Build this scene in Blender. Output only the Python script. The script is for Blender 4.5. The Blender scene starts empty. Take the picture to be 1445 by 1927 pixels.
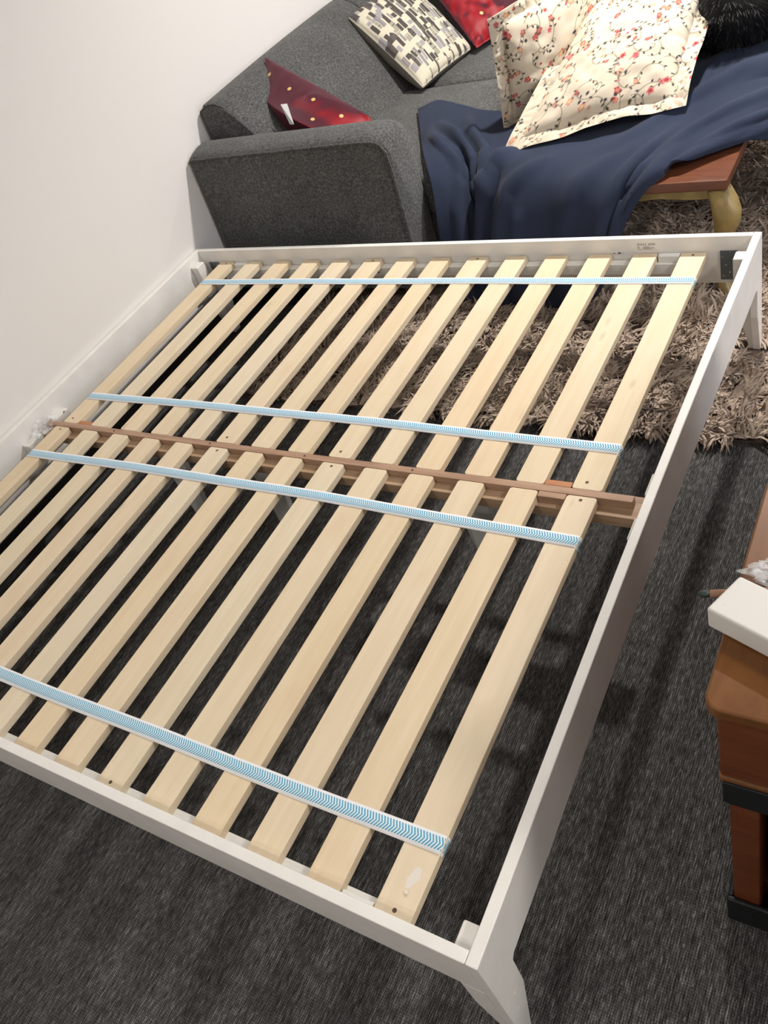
import bpy, bmesh, math, random
import numpy as np
from mathutils import Matrix, Vector

random.seed(7)
RNG = np.random.default_rng(7)
SC = bpy.context.scene
COL = SC.collection
PI = math.pi

# ------------------------------------------------------------------ camera
cam_d = bpy.data.cameras.new('camera')
cam = bpy.data.objects.new('camera', cam_d)
COL.objects.link(cam)
cam_d.sensor_fit = 'VERTICAL'
cam_d.sensor_height = 24.0
cam_d.lens = 24.0 * 1587.86 / 1927.0
cam_d.clip_start = 0.02
cam_d.clip_end = 60
RT = np.array([[0.84376296, 0.4475548, -0.29624106],
               [0.13924598, -0.71559283, -0.68449797],
               [-0.51833833, 0.53630365, -0.66611093]])
M = Matrix(((RT[0][0], -RT[1][0], -RT[2][0], 2.13826),
            (RT[0][1], -RT[1][1], -RT[2][1], -2.22063),
            (RT[0][2], -RT[1][2], -RT[2][2], 1.70652),
            (0, 0, 0, 1)))
cam.matrix_world = M
SC.camera = cam

# ------------------------------------------------------------------ exposure, world
SC.view_settings.view_transform = 'Standard'
SC.view_settings.look = 'None'
SC.view_settings.gamma = 1
SC.view_settings.use_curve_mapping = False
SC.view_settings.exposure = 0.0
world = bpy.data.worlds.new('blue_fill_sky')
SC.world = world
world.use_nodes = True
world.node_tree.nodes['Background'].inputs[0].default_value = (0.50, 0.60, 0.78, 1)
world.node_tree.nodes['Background'].inputs[1].default_value = 5.0  # bluish background added as fill, enters by the right wall opening

ROOM_H = 2.55
LAMPS = [  # x, y, watts, radius : ceiling downlights
    (1.42, 1.20, 84, 0.075),
    (3.95, -0.95, 52, 0.26),
    (0.75, -2.90, 12, 0.09),
    (2.60, -3.30, 12, 0.09),
    (3.60, 2.60, 44, 0.16),  # extra lamp added as fill from the far right
]

# ------------------------------------------------------------------ helpers
def link(o, parent=None):
    COL.objects.link(o)
    if parent is not None:
        o.parent = parent
    return o

def tag(o, label=None, cat=None, group=None, kind=None):
    if label: o['label'] = label
    if cat: o['category'] = cat
    if group: o['group'] = group
    if kind: o['kind'] = kind
    return o

def thing(name, loc, label, cat, group=None):
    o = bpy.data.objects.new(name, None)
    o.empty_display_size = 0.1
    o.location = loc
    COL.objects.link(o)
    return tag(o, label, cat, group)

def wloc(o):
    v = Vector(o.location)
    p = o.parent
    while p is not None:
        v += Vector(p.location)
        p = p.parent
    return v

def mesh(name, verts, faces, mat=None, smooth=False):
    me = bpy.data.meshes.new(name)
    me.from_pydata([tuple(map(float, v)) for v in verts], [], faces)
    me.update()
    if mat is not None:
        for m_ in (mat if isinstance(mat, (list, tuple)) else [mat]):
            me.materials.append(m_)
    if smooth:
        me.shade_smooth()
    return me

def obj(name, me, parent=None, loc=(0, 0, 0), bevel=0, seg=2, subsurf=0):
    """loc is in world coordinates; parents carry no rotation"""
    o = bpy.data.objects.new(name, me)
    link(o, parent)
    base = wloc(parent) if parent is not None else Vector((0, 0, 0))
    o.location = Vector(loc) - base
    if bevel:
        m_ = o.modifiers.new('bevel', 'BEVEL'); m_.width = bevel; m_.segments = seg
        m_.limit_method = 'ANGLE'; m_.angle_limit = math.radians(35)
        me.shade_smooth()
        wn = o.modifiers.new('wn', 'WEIGHTED_NORMAL'); wn.keep_sharp = True
    if subsurf:
        m_ = o.modifiers.new('ss', 'SUBSURF'); m_.levels = subsurf; m_.render_levels = subsurf
        me.shade_smooth()
    return o

BF = [(0, 3, 2, 1), (4, 5, 6, 7), (0, 1, 5, 4), (1, 2, 6, 5), (2, 3, 7, 6), (3, 0, 4, 7)]
def boxv(x0, x1, y0, y1, z0, z1):
    return [(x0, y0, z0), (x1, y0, z0), (x1, y1, z0), (x0, y1, z0), (x0, y0, z1), (x1, y0, z1), (x1, y1, z1), (x0, y1, z1)]

def box(name, b, mat, parent=None, bevel=0.0015, seg=2):
    x0, x1, y0, y1, z0, z1 = b
    c = ((x0 + x1) / 2, (y0 + y1) / 2, z0)
    v = [(p[0] - c[0], p[1] - c[1], p[2] - c[2]) for p in boxv(*b)]
    return obj(name, mesh(name, v, BF, mat), parent, c, bevel, seg)

def multi(name, boxes, mat, parent=None, bevel=0.0015, origin=None):
    vs, fs = [], []
    o = origin or (boxes[0][0], boxes[0][2], boxes[0][4])
    for b in boxes:
        k = len(vs)
        vs += [(p[0] - o[0], p[1] - o[1], p[2] - o[2]) for p in boxv(*b)]
        fs += [tuple(i + k for i in f) for f in BF]
    return obj(name, mesh(name, vs, fs, mat), parent, o, bevel)

def prism(name, poly, axis, a0, a1, mat, parent=None, bevel=0.0015, seg=2, smooth=False):
    """poly: 2-D points; axis 'x': (y,z) extruded in x; 'y': (x,z) in y; 'z': (x,y) in z"""
    n = len(poly)
    def P(p, a):
        return {'x': (a, p[0], p[1]), 'y': (p[0], a, p[1]), 'z': (p[0], p[1], a)}[axis]
    vs = [P(p, a0) for p in poly] + [P(p, a1) for p in poly]
    fs = [tuple(range(n)), tuple(range(2 * n - 1, n - 1, -1))]
    fs += [(i, i + n, (i + 1) % n + n, (i + 1) % n) for i in range(n)]
    c = np.mean(vs, 0); c[2] = min(v[2] for v in vs)
    vs = [tuple(np.array(v) - c) for v in vs]
    me = mesh(name, vs, fs, mat)
    bm = bmesh.new(); bm.from_mesh(me); bmesh.ops.recalc_face_normals(bm, faces=bm.faces); bm.to_mesh(me); bm.free()
    return obj(name, me, parent, tuple(c), bevel, seg)

def loft(name, rings, mat, parent=None, cap=True, smooth=True, subsurf=0):
    """rings: list of equal-length closed loops of world points"""
    n = len(rings[0]); vs = [p for r in rings for p in r]; fs = []
    for k in range(len(rings) - 1):
        for i in range(n):
            j = (i + 1) % n
            fs.append((k * n + i, k * n + j, (k + 1) * n + j, (k + 1) * n + i))
    if cap:
        fs.append(tuple(range(n - 1, -1, -1)))
        fs.append(tuple(range((len(rings) - 1) * n, len(rings) * n)))
    c = np.mean(vs, 0); c[2] = min(v[2] for v in vs)
    me = mesh(name, [tuple(np.array(v) - c) for v in vs], fs, mat, smooth)
    bm = bmesh.new(); bm.from_mesh(me); bmesh.ops.recalc_face_normals(bm, faces=bm.faces); bm.to_mesh(me); bm.free()
    return obj(name, me, parent, tuple(c), subsurf=subsurf)

def tube(name, pts, r, mat, parent=None, sides=8, taper=None):
    pts = [np.array(p, float) for p in pts]
    rings = []
    up = np.array([0, 0, 1.0])
    for i, p in enumerate(pts):
        d = pts[min(i + 1, len(pts) - 1)] - pts[max(i - 1, 0)]
        d /= np.linalg.norm(d)
        a = np.cross(d, up)
        if np.linalg.norm(a) < 1e-3: a = np.cross(d, [1, 0, 0])
        a /= np.linalg.norm(a); b = np.cross(d, a)
        rr = r if taper is None else r * taper[i]
        rings.append([p + rr * (math.cos(t) * a + math.sin(t) * b) for t in np.arange(sides) * 2 * PI / sides])
    return loft(name, rings, mat, parent)

def cyl(name, c, r, d0, d1, axis, mat, parent=None, n=12):
    """disc / short cylinder from d0 to d1 along axis through c"""
    rings = []
    for a in (d0, d1):
        ring = []
        for t in np.arange(n) * 2 * PI / n:
            u, v = r * math.cos(t), r * math.sin(t)
            ring.append({'x': (a, c[1] + u, c[2] + v), 'y': (c[0] + u, a, c[2] + v), 'z': (c[0] + u, c[1] + v, a)}[axis])
        rings.append(ring)
    return loft(name, rings, mat, parent, smooth=False)

# numpy value noise ------------------------------------------------------
def _h(i, j, k, s):
    n = (i * 374761393 + j * 668265263 + k * 2147483647 + s * 1274126177) & 0xffffffff
    n = ((n ^ (n >> 13)) * 1274126177) & 0xffffffff
    return ((n ^ (n >> 16)) & 0xffff) / 65535.0
def vnoise(x, y, z=0.0, s=0):
    x, y, z = np.broadcast_arrays(np.asarray(x, float), np.asarray(y, float), np.asarray(z, float))
    i, j, k = np.floor(x).astype(np.int64), np.floor(y).astype(np.int64), np.floor(z).astype(np.int64)
    u, v, w = x - i, y - j, z - k
    u, v, w = u * u * (3 - 2 * u), v * v * (3 - 2 * v), w * w * (3 - 2 * w)
    r = 0
    for a in (0, 1):
        for b in (0, 1):
            for c in (0, 1):
                r = r + _h(i + a, j + b, k + c, s) * (u if a else 1 - u) * (v if b else 1 - v) * (w if c else 1 - w)
    return r * 2 - 1

# ------------------------------------------------------------------ materials
def mat(name, color=(.8, .8, .8), rough=.5, metal=0, spec=.5, sheen=0, coat=0):
    m = bpy.data.materials.new(name); m.use_nodes = True
    b = m.node_tree.nodes['Principled BSDF']
    b.inputs['Base Color'].default_value = (*color, 1)
    b.inputs['Roughness'].default_value = rough
    b.inputs['Metallic'].default_value = metal
    b.inputs['Specular IOR Level'].default_value = spec
    b.inputs['Sheen Weight'].default_value = sheen
    b.inputs['Coat Weight'].default_value = coat
    return m
class N:
    def __init__(s, m):
        s.t = m.node_tree; s.b = s.t.nodes['Principled BSDF']
    def new(s, ty, **k):
        n = s.t.nodes.new(ty)
        for a, v in k.items(): setattr(n, a, v)
        return n
    def l(s, a, b): s.t.links.new(a, b)
    def coord(s, which='Object', scale=(1, 1, 1), rot=(0, 0, 0)):
        tc = s.new('ShaderNodeTexCoord'); mp = s.new('ShaderNodeMapping')
        mp.inputs['Scale'].default_value = scale; mp.inputs['Rotation'].default_value = rot
        s.l(tc.outputs[which], mp.inputs[0]); return mp.outputs[0]
    def noise(s, vec, scale, detail=3, rough=.5, dist=0):
        n = s.new('ShaderNodeTexNoise'); n.inputs['Scale'].default_value = scale
        n.inputs['Detail'].default_value = detail; n.inputs['Roughness'].default_value = rough
        n.inputs['Distortion'].default_value = dist
        if vec is not None: s.l(vec, n.inputs['Vector'])
        return n.outputs['Fac']
    def ramp(s, fac, stops):
        r = s.new('ShaderNodeValToRGB'); e = r.color_ramp.elements
        while len(e) < len(stops): e.new(.5)
        for q, (p, c) in zip(e, stops): q.position = p; q.color = (*c, 1) if len(c) == 3 else c
        s.l(fac, r.inputs[0]); return r.outputs[0]
    def mix(s, fac, a, b, mode='MIX'):
        m_ = s.new('ShaderNodeMix', data_type='RGBA', blend_type=mode)
        for sock, v in ((m_.inputs[0], fac), (m_.inputs[6], a), (m_.inputs[7], b)):
            if isinstance(v, (int, float)): sock.default_value = v
            elif isinstance(v, tuple): sock.default_value = (*v, 1)
            else: s.l(v, sock)
        return m_.outputs[2]
    def math(s, op, a, b=0.0, c=None):
        m_ = s.new('ShaderNodeMath', operation=op)
        for sock, v in zip(m_.inputs, (a, b, c)):
            if v is None: continue
            if isinstance(v, (int, float)): sock.default_value = v
            else: s.l(v, sock)
        return m_.outputs[0]
    def bump(s, h, strength=.3, dist=.002):
        b = s.new('ShaderNodeBump'); b.inputs['Strength'].default_value = strength
        b.inputs['Distance'].default_value = dist
        s.l(h, b.inputs['Height']); s.l(b.outputs[0], s.b.inputs['Normal'])
    def col(s, c): s.l(c, s.b.inputs['Base Color'])

def lin(r, g, b):
    f = lambda c: ((c / 255 + .055) / 1.055) ** 2.4 if c > 10 else c / 255 / 12.92
    return (f(r), f(g), f(b))

m_wall = mat('wall_paint', (.76, .73, .70), .85, spec=.2)
n = N(m_wall); n.bump(n.noise(n.coord('Object'), 260, 2), .10, .0008)
m_ceil = mat('ceiling_paint', (.80, .79, .76), .9, spec=.1)
m_skirt = mat('added_window_frame_paint', (.74, .73, .71), .5)
m_cove = mat('black_vinyl_skirting', (.012, .011, .011), .6)
m_pipe = mat('grey_pipe_paint', (.42, .41, .41), .4)

# white lacquer
m_white = mat('cream_white_lacquer', (.80, .775, .73), .42, spec=.35)
n = N(m_white); f_ = n.noise(n.coord('Object', (1, 1, 1)), 14, 3)
n.col(n.ramp(f_, [(.3, (.77, .745, .70)), (.7, (.83, .805, .76))])); n.bump(n.noise(n.coord('Object'), 90, 2), .04, .0006)
m_white2 = mat('brushed_white_batten_paint', (.86, .85, .81), .5)
n = N(m_white2); n.col(n.ramp(n.noise(n.coord('Object', (3, 40, 3)), 8, 3), [(.3, (.80, .79, .74)), (.7, (.90, .89, .85))]))
m_grey_leg = mat('pale_grey_leg_paint', (.62, .62, .60), .45)

# carpet
m_carpet = mat('charcoal_ribbed_carpet', (.05, .05, .05), .95, spec=.12)
n = N(m_carpet)
tcc = n.new('ShaderNodeTexCoord'); sxy = n.new('ShaderNodeSeparateXYZ'); n.l(tcc.outputs['Object'], sxy.inputs[0])
warp = n.math('MULTIPLY', n.noise(n.coord('Object', (9, 3, 1)), 1.0, 2), .012)
row = n.math('SINE', n.math('MULTIPLY', n.math('ADD', sxy.outputs[0], warp), 2 * PI / .0046))
cross = n.math('SINE', n.math('MULTIPLY', n.math('ADD', sxy.outputs[1], warp), 2 * PI / .0052))
dash = n.noise(n.coord('Object', (300, 42, 1)), 1.0, 2, .6)      # short yarn dashes along the rows
dash2 = n.noise(n.coord('Object', (120, 6, 1)), 1.0, 2, .5)      # long streaks
grain = n.noise(n.coord('Object', (190, 190, 1)), 1.6, 2, .7)
big = n.noise(n.coord('Object', (4.5, 1.2, 1)), 1.0, 2)
base = n.ramp(dash, [(.28, (.026, .025, .0245)), (.52, (.078, .076, .073)), (.72, (.175, .172, .168))])
base = n.mix(1.0, base, n.ramp(n.math('MULTIPLY_ADD', row, .5, .5), [(0, (.55, .55, .55)), (.6, (1.2, 1.2, 1.2))]), 'MULTIPLY')
base = n.mix(1.0, base, n.ramp(n.math('MULTIPLY_ADD', cross, .5, .5), [(0, (.78, .78, .78)), (.6, (1.1, 1.1, 1.1))]), 'MULTIPLY')
base = n.mix(1.0, base, n.ramp(dash2, [(.34, (.80, .80, .80)), (.68, (1.28, 1.28, 1.29))]), 'MULTIPLY')
base = n.mix(1.0, base, n.ramp(big, [(.3, (.84, .83, .82)), (.7, (1.2, 1.2, 1.2))]), 'MULTIPLY')
base = n.mix(.8, base, n.ramp(grain, [(.3, (.5, .5, .5)), (.7, (1.55, 1.55, 1.55))]), 'MULTIPLY')
fleck = n.ramp(n.noise(n.coord('Object', (330, 70, 1)), 1.0, 1, .5), [(.69, (0, 0, 0)), (.79, (1, 1, 1))])
n.col(n.mix(fleck, base, (.27, .265, .26)))
n.bump(n.math('ADD', n.math('MULTIPLY', row, .25), grain), .8, .003)

# rug
def fibre(name, lo, hi, rough=.8, sheen=.3):
    m = mat(name, hi, rough, spec=.2, sheen=sheen)
    q = N(m)
    a = q.noise(q.coord('Object', (1, 1, 1)), 22, 3, .6)
    q.col(q.ramp(a, [(.3, lo), (.7, hi)]))
    return m
m_rug = fibre('taupe_shag_yarn', (.35, .268, .205), (.51, .405, .318))
m_rugback = mat('rug_backing', (.14, .10, .08), .95)
m_fur = mat('black_fur', (.006, .006, .007), .45, spec=.25)

# pine
m_pine = mat('pale_pine_batten', (.7, .58, .42), .62, spec=.25)
n = N(m_pine)
tc = n.new('ShaderNodeTexCoord'); oi = n.new('ShaderNodeObjectInfo')
cx = n.new('ShaderNodeCombineXYZ')
r50 = n.math('MULTIPLY', oi.outputs['Random'], 53.0)
n.l(r50, cx.inputs[0]); n.l(n.math('MULTIPLY', oi.outputs['Random'], 31.0), cx.inputs[1])
va = n.new('ShaderNodeVectorMath', operation='ADD'); n.l(tc.outputs['Object'], va.inputs[0]); n.l(cx.outputs[0], va.inputs[1])
mp = n.new('ShaderNodeMapping'); mp.inputs['Scale'].default_value = (34, 2.2, 34); n.l(va.outputs[0], mp.inputs[0])
mp2 = n.new('ShaderNodeMapping'); mp2.inputs['Scale'].default_value = (11, 5.5, 11); n.l(va.outputs[0], mp2.inputs[0])
grainf = n.noise(mp.outputs[0], 1.6, 4, .6, .4)
patch = n.noise(mp2.outputs[0], 1.0, 2, .5)
wood = n.ramp(grainf, [(.30, (.70, .59, .425)), (.55, (.735, .630, .470)), (.75, (.765, .665, .510))])
tint = n.ramp(oi.outputs['Random'], [(0, (.96, .90, .80)), (.3, (1.0, 1.0, 1.0)), (.55, (1.0, .93, .84)), (.8, (.98, 1.0, .99)), (1, (1.0, .95, .88))])
wood = n.mix(1.0, wood, tint, 'MULTIPLY')
wood = n.mix(n.ramp(patch, [(.55, (0, 0, 0)), (.78, (.32, .32, .32))]), wood, (.66, .46, .30))
knot = n.new('ShaderNodeTexVoronoi'); knot.inputs['Scale'].default_value = 1.0
mp3 = n.new('ShaderNodeMapping'); mp3.inputs['Scale'].default_value = (13, 4.2, 3); n.l(va.outputs[0], mp3.inputs[0]); n.l(mp3.outputs[0], knot.inputs['Vector'])
kf = n.ramp(knot.outputs['Distance'], [(.035, (1, 1, 1)), (.12, (0, 0, 0))])
kr = n.new('ShaderNodeSeparateColor'); n.l(knot.outputs['Color'], kr.inputs[0])
ks = n.math('GREATER_THAN', kr.outputs[0], .66)
wood = n.mix(n.math('MULTIPLY', n.math('MULTIPLY', kf, ks), .42), wood, (.33, .26, .17))
n.col(wood); n.bump(grainf, .10, .001)
m_pine_end = mat('pine_side', (.66, .55, .38), .7)
m_hole = mat('dark_screw_hole', (.10, .06, .035), .8)
m_filler = mat('white_filler', (.74, .68, .60), .7)

def woodmat(name, cols, scale=(3, 30, 30), rough=.45, coat=0, spec=.4):
    m = mat(name, cols[1], rough, coat=coat, spec=spec); q = N(m)
    f = q.noise(q.coord('Object', scale), 1.5, 4, .6, .5)
    q.col(q.ramp(f, [(.28, cols[0]), (.5, cols[1]), (.74, cols[2])])); q.bump(f, .08, .001)
    return m
m_beam = woodmat('reddish_brown_beam_wood', [(.28, .165, .105), (.40, .25, .165), (.48, .315, .21)], rough=.55)
m_beam_lo = woodmat('tan_beam_plank_wood', [(.30, .19, .115), (.42, .28, .175), (.50, .345, .225)], rough=.6)
m_spacer = woodmat('orange_brown_spacer_wood', [(.36, .15, .065), (.46, .20, .09), (.54, .25, .12)], rough=.55)
m_tabletop = woodmat('red_brown_veneer', [(.085, .026, .011), (.130, .040, .017), (.165, .055, .024)], (4, 30, 20), .35, .2)
m_gold = mat('antique_gold_paint', (.42, .29, .09), .42, spec=.5)
n = N(m_gold); gf = n.noise(n.coord('Object'), 18, 4); n.col(n.ramp(gf, [(.3, (.15, .105, .035)), (.55, (.25, .175, .058)), (.75, (.33, .24, .09))])); n.bump(gf, .15, .002)
m_cab = woodmat('orange_brown_chest_wood', [(.085, .028, .005), (.155, .056, .010), (.225, .092, .022)], (14, 2.5, 14), .42, .15)
m_cabside = woodmat('dark_red_brown_chest_wood', [(.085, .020, .005), (.135, .034, .008), (.18, .050, .013)], (3, 3, 20), .4, .1)
m_iron = mat('black_iron', (.012, .014, .016), .5, metal=.4)
m_metal = mat('grey_steel', (.20, .23, .25), .42, metal=.75)
m_screw = mat('bright_screw', (.75, .75, .75), .25, metal=1)
m_ink = mat('dark_print', (.06, .055, .05), .7)
m_ink2 = mat('faint_grey_print', (.26, .24, .22), .7)

# tweed
m_tweed = mat('charcoal_tweed', (.10, .10, .10), .95, spec=.1, sheen=.15)
n = N(m_tweed)
a = n.noise(n.coord('Object', (1, 1, 1)), 420, 2, .7); b_ = n.noise(n.coord('Object', (1, 1, 1)), 130, 3, .7); c_ = n.noise(n.coord('Object'), 7, 3)
base = n.ramp(b_, [(.32, (.040, .040, .039)), (.5, (.080, .080, .078)), (.68, (.146, .146, .142))])
sp = n.ramp(a, [(.36, (.55, .55, .55)), (.66, (1.55, 1.55, 1.55))])
base = n.mix(1.0, base, sp, 'MULTIPLY')
n.col(n.mix(1.0, base, n.ramp(c_, [(.3, (.86, .86, .86)), (.7, (1.12, 1.12, 1.12))]), 'MULTIPLY'))
n.bump(n.mix(.5, a, b_), .5, .002)

m_navy = mat('navy_cotton', (.035, .055, .115), .9, spec=.1, sheen=.06)
n = N(m_navy); w = n.noise(n.coord('Object'), 900, 1); n.bump(w, .15, .0006)
n.col(n.ramp(n.noise(n.coord('Object'), 5, 3), [(.3, (.019, .025, .045)), (.7, (.026, .034, .061))]))
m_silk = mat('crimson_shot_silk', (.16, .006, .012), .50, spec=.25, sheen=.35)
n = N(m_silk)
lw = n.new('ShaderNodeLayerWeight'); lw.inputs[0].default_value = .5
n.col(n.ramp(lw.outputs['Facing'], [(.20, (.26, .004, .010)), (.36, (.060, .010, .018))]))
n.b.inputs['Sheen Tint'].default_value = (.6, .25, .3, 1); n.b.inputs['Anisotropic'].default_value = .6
m_gilt = mat('gold_dot_print', (.62, .42, .16), .45)
m_tag = mat('white_care_label', (.75, .76, .76), .7)
def attr_mat(name, rough=.85, sheen=.1):
    m = mat(name, rough=rough, sheen=sheen, spec=.15); q = N(m)
    at = q.new('ShaderNodeVertexColor'); at.layer_name = 'print'; q.col(at.outputs['Color'])
    q.bump(q.noise(q.coord('Object'), 500, 1), .1, .0006); return m
m_floral = attr_mat('cream_floral_cotton')
m_sky = attr_mat('cream_skyline_linen')
m_linen = mat('grey_linen_back', (.21, .20, .17), .9, spec=.1)
n = N(m_linen); n.bump(n.noise(n.coord('Object'), 500, 2), .3, .001)

# elastic strap with chevrons
m_strap = mat('white_elastic_blue_chevrons', (.85, .85, .85), .75, spec=.2)
n = N(m_strap)
uv = n.new('ShaderNodeUVMap'); sx = n.new('ShaderNodeSeparateXYZ'); n.l(uv.outputs[0], sx.inputs[0])
av = n.math('ABSOLUTE', n.math('SUBTRACT', sx.outputs[1], .52))
ph = n.math('ADD', n.math('MULTIPLY', sx.outputs[0], 165.0), n.math('MULTIPLY', av, 2.9))
st = n.math('GREATER_THAN', n.math('FRACT', ph), .46)
inb = n.math('LESS_THAN', av, .335)
n.col(n.mix(n.math('MULTIPLY', st, inb), n.mix(inb, (.86, .86, .87), (.74, .83, .87)), (.115, .36, .52)))
n.bump(n.noise(n.coord('Object'), 500, 1), .12, .0005)
m_thread = mat('blue_thread', (.10, .30, .40), .8)

m_plastic = mat('clear_plastic_film', (.93, .95, .97), .08, spec=.8)
m_plastic.node_tree.nodes['Principled BSDF'].inputs['Transmission Weight'].default_value = 0.0
n = N(m_plastic)
n.b.inputs['Alpha'].default_value = .30
pf = n.noise(n.coord('Object'), 45, 3); n.l(n.ramp(pf, [(.45, (.12, .12, .12)), (.75, (.62, .62, .62))]), n.b.inputs['Alpha'])
m_glass = mat('added_window_glass', (1, 1, 1), .02); m_glass.node_tree.nodes['Principled BSDF'].inputs['Alpha'].default_value = .12
m_copper = mat('copper_brown_rod', (.42, .23, .15), .4, metal=.2)
m_dkgreen = mat('dark_green_tip', (.02, .035, .028), .5)
m_panel = mat('off_white_panel_paint', (.70, .675, .63), .5, spec=.3)
n = N(m_panel); pv = n.new('ShaderNodeTexVoronoi'); pv.inputs['Scale'].default_value = 30; n.l(n.coord('Object'), pv.inputs['Vector'])
n.col(n.mix(n.ramp(pv.outputs['Distance'], [(.05, (.5, .5, .5)), (.09, (0, 0, 0))]), (.70, .675, .63), (.45, .42, .38)))
m_trim = mat('lamp_trim_white', (.85, .85, .85), .4)
m_bulb = mat('lamp_glow', (1, 1, 1), .5)
m_bulb.node_tree.nodes['Principled BSDF'].inputs['Emission Color'].default_value = (1, .86, .68, 1)
m_bulb.node_tree.nodes['Principled BSDF'].inputs['Emission Strength'].default_value = 8

# ------------------------------------------------------------------ room shell
XL, XR, YF, YB = -0.412, 4.6, -4.2, 5.0
def struct(name, b, m_):
    o = box(name, b, m_, bevel=0); o['kind'] = 'structure'; return o
struct('floor', (XL - .1, XR + .1, YF - .1, YB + .1, -.10, 0), m_carpet)
struct('ceiling', (XL - .1, XR + .1, YF - .1, YB + .1, ROOM_H, ROOM_H + .1), m_ceil)
struct('wall_left', (XL - .1, XL, YF, YB, 0, ROOM_H), m_wall)
struct('wall_back', (XL, XR, YB, YB + .1, 0, ROOM_H), m_wall)
struct('wall_front', (XL, XR, YF - .1, YF, 0, ROOM_H), m_wall)
w = multi('wall_right', [(XR, XR + .1, YF, -1.6, 0, ROOM_H), (XR, XR + .1, 1.4, YB, 0, ROOM_H),
                         (XR, XR + .1, -1.6, 1.4, 0, .8), (XR, XR + .1, -1.6, 1.4, 2.2, ROOM_H)], m_wall, bevel=0)
w['kind'] = 'structure'
fill_win = multi('added_window_1', [(XR + .02, XR + .07, -1.6, -1.54, .8, 2.2), (XR + .02, XR + .07, 1.34, 1.4, .8, 2.2), (XR + .02, XR + .07, -.13, -.07, .8, 2.2),
                         (XR + .02, XR + .07, -1.6, 1.4, .8, .86), (XR + .02, XR + .07, -1.6, 1.4, 2.14, 2.2)], m_skirt, bevel=0)
fill_win['kind'] = 'structure'  # made-up window out of view, added to admit the bluish fill
box('added_pane', (XR + .04, XR + .046, -1.54, -.13, .86, 2.14), m_glass, fill_win, bevel=0)
box('added_pane', (XR + .04, XR + .046, -.07, 1.34, .86, 2.14), m_glass, fill_win, bevel=0)
bp = [(XL, 0), (XL + .012, 0), (XL + .007, .006), (XL + .004, .016), (XL + .004, .118), (XL + .002, .122), (XL, .122)]
o = prism('baseboard_left', bp, 'y', YF, YB, m_cove, bevel=.0006); o['kind'] = 'structure'
o = tube('trim_1', [(XL + .020, YF + .01, .190), (XL + .020, -1.9, .190), (XL + .020, .10, .190)], .018, m_pipe, None, 16); o['kind'] = 'structure'

for i, (x, y, wt, r) in enumerate(LAMPS):
    t = thing('ceiling_light', (x, y, ROOM_H), ['recessed downlight above the shag rug and sofa', 'large round ceiling light by the added window', 'recessed downlight at the near left of the room',
              'recessed downlight behind the wooden chest', 'added fill light in the far corner'][i], 'light', 'ceiling lights')
    ring = []
    for (rr, zz) in ((r + .02, ROOM_H - .002), (r + .02, ROOM_H - .010), (r + .002, ROOM_H - .012), (r + .002, ROOM_H - .003)):
        ring.append([(x + rr * math.cos(a), y + rr * math.sin(a), zz) for a in np.arange(24) * PI / 12])
    loft('trim_ring', ring, m_trim, t, cap=False)
    cyl('diffuser', (x, y, 0), r, ROOM_H - .004, ROOM_H - .006, 'z', m_bulb, t, 24)
    ld = bpy.data.lights.new('downlight', 'AREA'); ld.shape = 'DISK'; ld.size = r * 2; ld.energy = wt
    ld.color = (1.0, .955, .905) ; ld.spread = math.radians(165)
    lo = bpy.data.objects.new('downlight', ld); link(lo, t); lo.location = (0, 0, -.016)

# ------------------------------------------------------------------ bed frame
H = .345                 # top of the slats
RZ0, RZ1 = .250, .392    # rails
X0, X1 = -.410, 1.709    # outside of the frame
Y0, Y1 = -1.979, .023
TH = .021
bed = thing('bed_frame', (.65, -.98, 0), 'white painted bed frame with low rails and tapered corner legs on the dark carpet', 'bed frame')
rl = box('rail', (X0 + TH + .0006, X1 - TH - .0006, Y1 - TH + .002, Y1, RZ0 - .008, RZ1), m_white, bed, .0022); tag(rl, 'back rail with a small printed mark')
box('rail', (X0 + TH + .0006, X1 - TH - .0006, Y0, Y0 + TH, RZ0, RZ1), m_white, bed, .0022)
rl2 = box('rail', (X0, X0 + TH, Y0, Y1, RZ0 - .01, RZ1), m_white, bed, .0022)
# right rail and its two side leg boards in one piece, the long board bowed a little inwards
BOW = .0085
ykeys = [Y0, Y0 + .028, Y0 + .064, Y0 + .066, Y0 + .074]; zkeys = [.006, .006, .150, RZ0 - .008, RZ0]
ykeys += list(np.linspace(Y0 + .10, Y1 - .10, 19)); zkeys += [RZ0] * 19
ykeys += [Y1 - .074, Y1 - .058, Y1 - .055, Y1 - .022, Y1]; zkeys += [RZ0, RZ0 - .01, .150, .012, .012]
rings = []
for y_, zb in zip(ykeys, zkeys):
    bx = -BOW * math.sin(PI * (y_ - Y0) / (Y1 - Y0)) ** 1.3 if Y0 < y_ < Y1 else 0
    rings.append([(X1 - TH + bx, y_, zb), (X1 + bx, y_, zb), (X1 + bx, y_, RZ1), (X1 - TH + bx, y_, RZ1)])
rr = loft('rail', rings, m_white, bed, smooth=False)
b_ = rr.modifiers.new('bevel', 'BEVEL'); b_.width = .0022; b_.segments = 2; b_.limit_method = 'ANGLE'; b_.angle_limit = math.radians(35)
def corner_leg(sx, sy):
    """board of the leg that lies along x, tapering to the foot"""
    xo = X1 if sx > 0 else X0; yo = Y0 if sy < 0 else Y1
    zf = .006 if sy < 0 else .012
    e = .0006
    xs = [(TH + e, RZ0 - (.0005 if sy < 0 else .0085)), (TH + e, zf), (.032, zf), (.064, .150), (.066, RZ0 - (.0005 if sy < 0 else .0085))]
    poly = [(xo - sx * a, z) for a, z in xs]
    y0, y1 = (yo, yo + TH) if sy < 0 else (yo - TH + .002, yo)
    return prism('leg', poly, 'y', y0, y1, m_white, bed, .002)
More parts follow.
